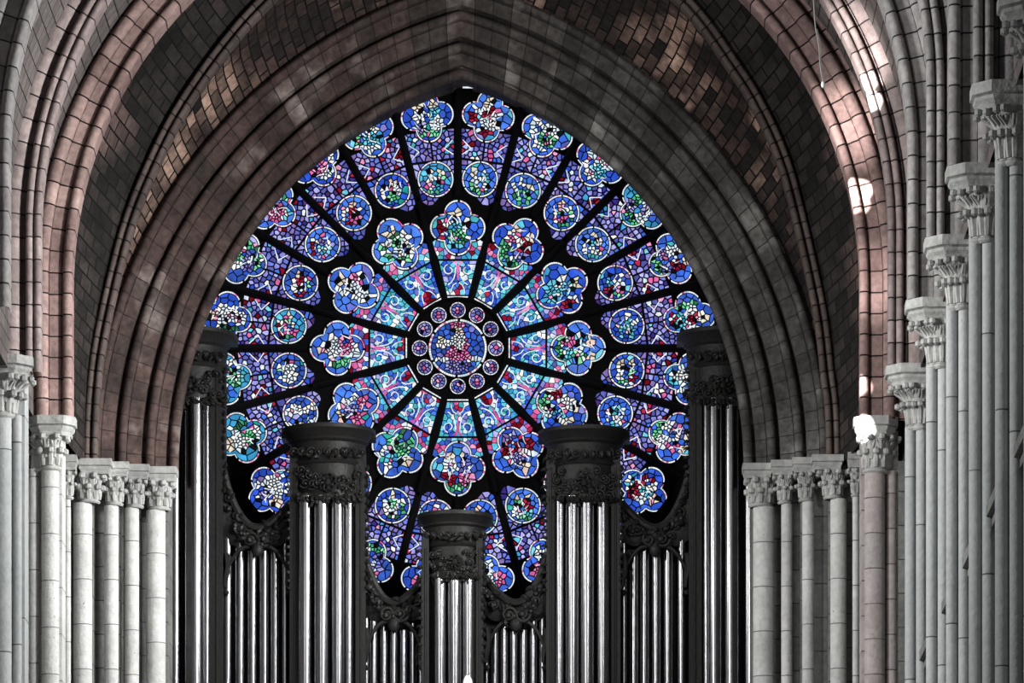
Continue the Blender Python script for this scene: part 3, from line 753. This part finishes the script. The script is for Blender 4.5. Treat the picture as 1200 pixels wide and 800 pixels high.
def tower(cx, hw, ytop, ypipe, pipes, name_bits, Y, posts, front=0.0):
    """cx, hw in px; pipes = list of (px, r_px)"""
    k = Y / F; X = PX(cx, Y); Rw = hw * k
    part = MB()
    # core behind the pipes
    zt = PZ(ytop, Y); zp = PZ(ypipe, Y)
    part.box(X - Rw * .78, X + Rw * .78, Y + .05, Y + .8, OZ0, zt - .1)
    for (pa, pb) in posts:
        part.box(PX(pa, Y), PX(pb, Y), Y - .20, Y + .12, OZ0, zt - .5)
    o = part.build('pipe_tower', M_wood, organ, smooth=False)
    o['label'] = name_bits
    H = zt - zp
    mb = MB()   # cornice and round cap
    prof = [(.84, zp + H * .50), (.88, zp + H * .53), (.84, zp + H * .56), (.82, zp + H * .60), (.83, zp + H * .78), (.90, zp + H * .81), (.88, zp + H * .84), (.96, zp + H * .90), (1.04, zp + H * .94), (1.04, zp + H * .99), (.98, zt), (.5, zt + .03), (.01, zt + .05)]
    mb.lathe(X, Y + .25, [(Rw * a, z) for a, z in prof], 28, pi, 2 * pi)
    mb.box(X - Rw * 1.04, X + Rw * 1.04, Y + .25, Y + .8, zp + H * .90, zt)
    mb.build('cornice', M_wood, o)
    mb = MB()   # carved frieze and panel
    mb.lathe(X, Y + .25, [(Rw * .78, zp + H * .04), (Rw * .80, zp + H * .5)], 24, pi, 2 * pi)
    def yy(z): return VY - z * F / Y
    fy = Y + .25 - Rw * .9
    for q in range(9):   # frieze scrolls
        xx = cx + hw * (-.76 + 1.52 * q / 8); dY = Y + .25 - Rw * .84 * sqrt(max(.05, 1 - ((xx - cx) / hw) ** 2))
        spiral(mb, xx, yy(zp + H * .69), hw * .10, 1.4, dY, .022, 1 if q % 2 else -1, random.random() * 6)
        leaf(mb, xx, yy(zp + H * .62), hw * .2, random.uniform(0, 3), dY, .03)
    # central rosette / mask
    dY = Y + .25 - Rw * .84
    ring = [P(cx + hw * .2 * cos(a * pi / 8), yy(zp + H * .30) + hw * .2 * sin(a * pi / 8), dY) for a in range(17)]
    mb.tube(ring, .028, 6, False); mb.ball(tuple(P(cx, yy(zp + H * .30), dY - .02)), .07, 9)
    for a in range(8): leaf(mb, cx + hw * .06 * cos(a * pi / 4), yy(zp + H * .30) + hw * .06 * sin(a * pi / 4), hw * .17, -a * pi / 4, dY, .022)
    for q in range(30):
        f = -0.88 + 1.76 * (q + .5) / 30; xx = cx + hw * f * .9; dY = Y + .25 - Rw * .82 * sqrt(max(.05, 1 - f * f))
        zz = zp + H * random.uniform(.12, .46)
        if abs(f) > .2 or random.random() < .3: spiral(mb, xx, yy(zz), hw * random.uniform(.08, .14), 1.3, dY, .022, random.choice((-1, 1)), random.random() * 6)
        leaf(mb, xx, yy(zp + H * .12), hw * .16, random.uniform(-2.6, -.5), dY, .03)
    for q in range(7):   # scalloped lower edge
        f = -.8 + 1.6 * q / 6; xx = cx + hw * f * .88; dY = Y + .25 - Rw * .83 * sqrt(max(.05, 1 - f * f)); zz = zp + (.10 if q % 2 else -.02) * 1
        mb.tube([P(xx + hw * .13 * cos(b * pi / 6), yy(zz) - hw * .13 * sin(b * pi / 6), dY) for b in range(7)], .03, 6)
        mb.ball(tuple(P(xx, yy(zz + .08), dY)), .05, 7)
    mb.build('carved_panel', M_wood, o)
    mb = MB()   # ragged carved edge down the posts
    for (pa, pb) in posts:
        out = pa if pa < cx else pb; s = -1 if pa < cx else 1
        z = zp + H * .45
        while z > zp - 1.6:
            leaf(mb, out - s * 1, yy(z), 7.5, (pi * .8 if s < 0 else pi * .2) + random.uniform(-.4, .4), Y - .14, .032); z -= .16
        mb.tube([P((pa + pb) / 2, yy(z_), Y - .2) for z_ in (OZ0, zp + H * .5)], .022, 6)
    mb.build('side_carving', M_wood, o)
    for (px, rp) in pipes:
        f = max(-.95, min(.95, (px - cx) / hw)); dY = Y + .22 - Rw * .62 * sqrt(1 - f * f) - 0.02
        r = rp * k; x = PX(px, dY); zt_ = zp + H * .08
        mb = MB(); mb.lathe(x, dY, [(r, OZ0), (r, zt_ - .03), (r, zt_), (r * .9, zt_), (r * .9, zt_ - .2)], 24)
        mb.build('pipe', M_pipe, o)
    return o
tower(384, 53, 501, 592, [(358, 8.5), (377, 9), (396, 8), (409, 5)], 'left middle tower', 101.6, [(340, 350), (417, 429)])
tower(684.5, 52, 503, 592, [(656, 6), (671, 8.5), (688, 8.5), (706, 8)], 'right middle tower', 101.6, [(640, 651), (716, 727)])
tower(533, 43, 601, 683, [(516, 8), (533, 8.5), (549, 8)], 'low central tower', 101.3, [(494, 503), (558, 566)])
tower(222, 52, 388, 478, [(205, 7), (228, 12), (242, 4)], 'tall outer tower on the left', 101.9, [(246, 262)])
tower(848, 52, 388, 478, [(828, 4), (838, 8.5), (857, 9), (880, 10)], 'tall outer tower on the right', 101.9, [(807, 822)])

def flat(x0, x1, pipes, tops, ysag, yl, yr, name_bits, Y):
    k = Y / F
    mb = MB(); mb.box(PX(x0, Y), PX(x1, Y), Y + .25, Y + .4, OZ0, PZ(ysag + 8, Y)); o = mb.build('pipe_flat', M_wood, organ, smooth=False); o['label'] = name_bits
    mb = MB(); n = 26; arc = []
    for i in range(n + 1):
        f = i / n; x = x0 + (x1 - x0) * f
        s = sin(pi * f) ** .8; base = yl + (yr - yl) * f; y = base + (ysag - base) * s; arc.append((x, y))
    mb.tube([P(x, y, Y - .12) for x, y in arc], .075, 8)
    mb.tube([P(x, y + 7, Y - .05) for x, y in arc], .05, 8)
    # solid carved apron below the arc with wavy foot
    rows = []
    for i, (x, y) in enumerate(arc):
        f = i / n; yb = ysag + 14 + 5 * sin(f * 9.5) + 5 * sin(pi * f)
        yb = max(yb, y + 12)
        rows.append([P(x, y + 2, Y - .04), P(x, (y + yb) / 2, Y - .10), P(x, yb, Y - .02), P(x, yb, Y + .1)])
    mb.grid([[tuple(p) for p in r] for r in rows])
    for q in range(22):
        f = random.uniform(.04, .96); i = int(f * n); x, y = arc[i]
        spiral(mb, x, y + random.uniform(4, 22), random.uniform(3.5, 7), 1.3, Y - .12, .03, random.choice((-1, 1)), random.random() * 6)
        leaf(mb, x, y + random.uniform(2, 26), random.uniform(7, 13), random.uniform(-3.1, 3.1), Y - .12, .04)
    mx = (x0 + x1) / 2
    for s in (-1, 1):
        spiral(mb, mx + s * 8, ysag + 14, 9, 1.6, Y - .16, .04, s, 0)
        mb.tube([P(mx + s * (x1 - x0) * (.12 + .36 * u), ysag + 22 + 34 * u ** 2.2, Y - .12) for u in [q / 8 for q in range(9)]], [.05 - .003 * q for q in range(9)], 6)
        xe = mx + s * (x1 - x0) * .46
        mb.tube([P(xe + 1.5 * sin(q), ysag + 30 + 8 * q, Y - .13) for q in range(6)], [.045, .06, .05, .06, .045, .03], 6); mb.ball(tuple(P(xe, ysag + 76, Y - .13)), .055, 8)
    mb.ball(tuple(P(mx, ysag + 26, Y - .16)), .12, 10, (1, .8, 1.2))
    mb.build('carved_valance', M_wood, o)
    for (px, rp), ty in zip(pipes, tops):
        mb = MB(); r = rp * k; mb.lathe(PX(px, Y), Y + .06, [(r, OZ0), (r, PZ(ty, Y) - .03), (r, PZ(ty, Y)), (r * .9, PZ(ty, Y)), (r * .9, PZ(ty, Y) - .2)], 20); mb.build('pipe', M_pipe, o)
flat(262, 341, [(266, 6), (281, 6), (295.5, 6), (309.5, 6), (322, 5.6), (334, 4.5)], [630, 633, 645, 640, 644, 630], 618, 552, 588, 'left outer row of pipes', 101.9)
flat(728, 808, [(731, 4.5), (743, 5.6), (755.5, 6), (769, 6), (783, 6), (799, 6)], [636, 646, 642, 648, 634, 632], 618, 588, 552, 'right outer row of pipes', 101.9)
flat(427, 496, [(429, 4), (438, 4.8), (450, 4.8), (461.5, 4.8), (473, 4.8), (484, 4.6), (493, 3)], [724, 722, 724, 738, 738, 730, 738], 706, 648, 676, 'left inner row of pipes', 101.7)
flat(568, 641, [(570, 3), (580, 4.6), (591, 4.8), (602, 4.8), (613.5, 4.8), (625, 4.8), (636, 4.6)], [738, 736, 726, 740, 738, 724, 722], 706, 676, 648, 'right inner row of pipes', 101.7)

# ------------------------------------------------------------------ small things
mb = MB(); Y = 100.3; c = P(548, 800, Y)
mb.lathe(c.x, Y, [(.10, c.z - 1.2), (.10, c.z - .1), (.085, c.z + .04), (.05, c.z + .12), (.005, c.z + .15)], 16)
tag(mb.build('finial', M_white), 'small white rounded finial poking up in front of the central organ pipes', 'finial')
Yc = 80.0
cord = thing('hanging_cord', P(955, 0, Yc), 'pale frayed cord hanging from the vault in front of the rosy arch at upper right', 'cord')
pts = [P(x, y, Yc) for x, y in ((930, -318), (944, -160), (952, -30), (954, 10), (956, 34), (960, 55), (961, 76), (965, 98))]
mb = MB(); mb.tube(resample(pts, 40), .009, 6); mb.tube(resample([p + Vector((.02, 0, .0)) for p in pts[4:]], 14), .007, 5); mb.build('cord_line', M_cord, cord)
mb = MB(); mb.ball(tuple(P(964.5, 99, Yc)), .032, 8, (1, 1, 1.7)); mb.build('cord_end', M_white, cord)

# ------------------------------------------------------------------ sunbeams through the clerestory (upper left) and added soft glow spots on the right side arches
sun_c = (1.0, .93, .90)
B0 = Vector((-7.3, 74.4, 22.6))
def beam(px, py, Y, deg, power, blend=.2, off=(0, 0, 0)):
    spot('sunbeam', B0 + Vector(off), P(px, py, Y), deg, power, sun_c, blend)
beam(1046, 128, 91.6, .75, 300000, .3)
beam(1042, 104, 91.6, .5, 160000, .3)
beam(1057, 62, 89, .35, 160000, .3)
beam(1007, 222, 95.2, .62, 260000, .3)
beam(1004, 238, 95.2, .45, 160000, .3)
beam(1006, 452, 95.2, .7, 160000, .4)
beam(1010, 500, 95.1, 1.15, 420000, .35)
beam(1022, 60, 91.6, 5, 60000, 1.0)  # from here wide soft spots, added to brighten the arches like reflected sun
beam(985, 150, 95.2, 4.5, 70000, 1.0)
beam(1018, 330, 95.2, 4.0, 45000, 1.0)
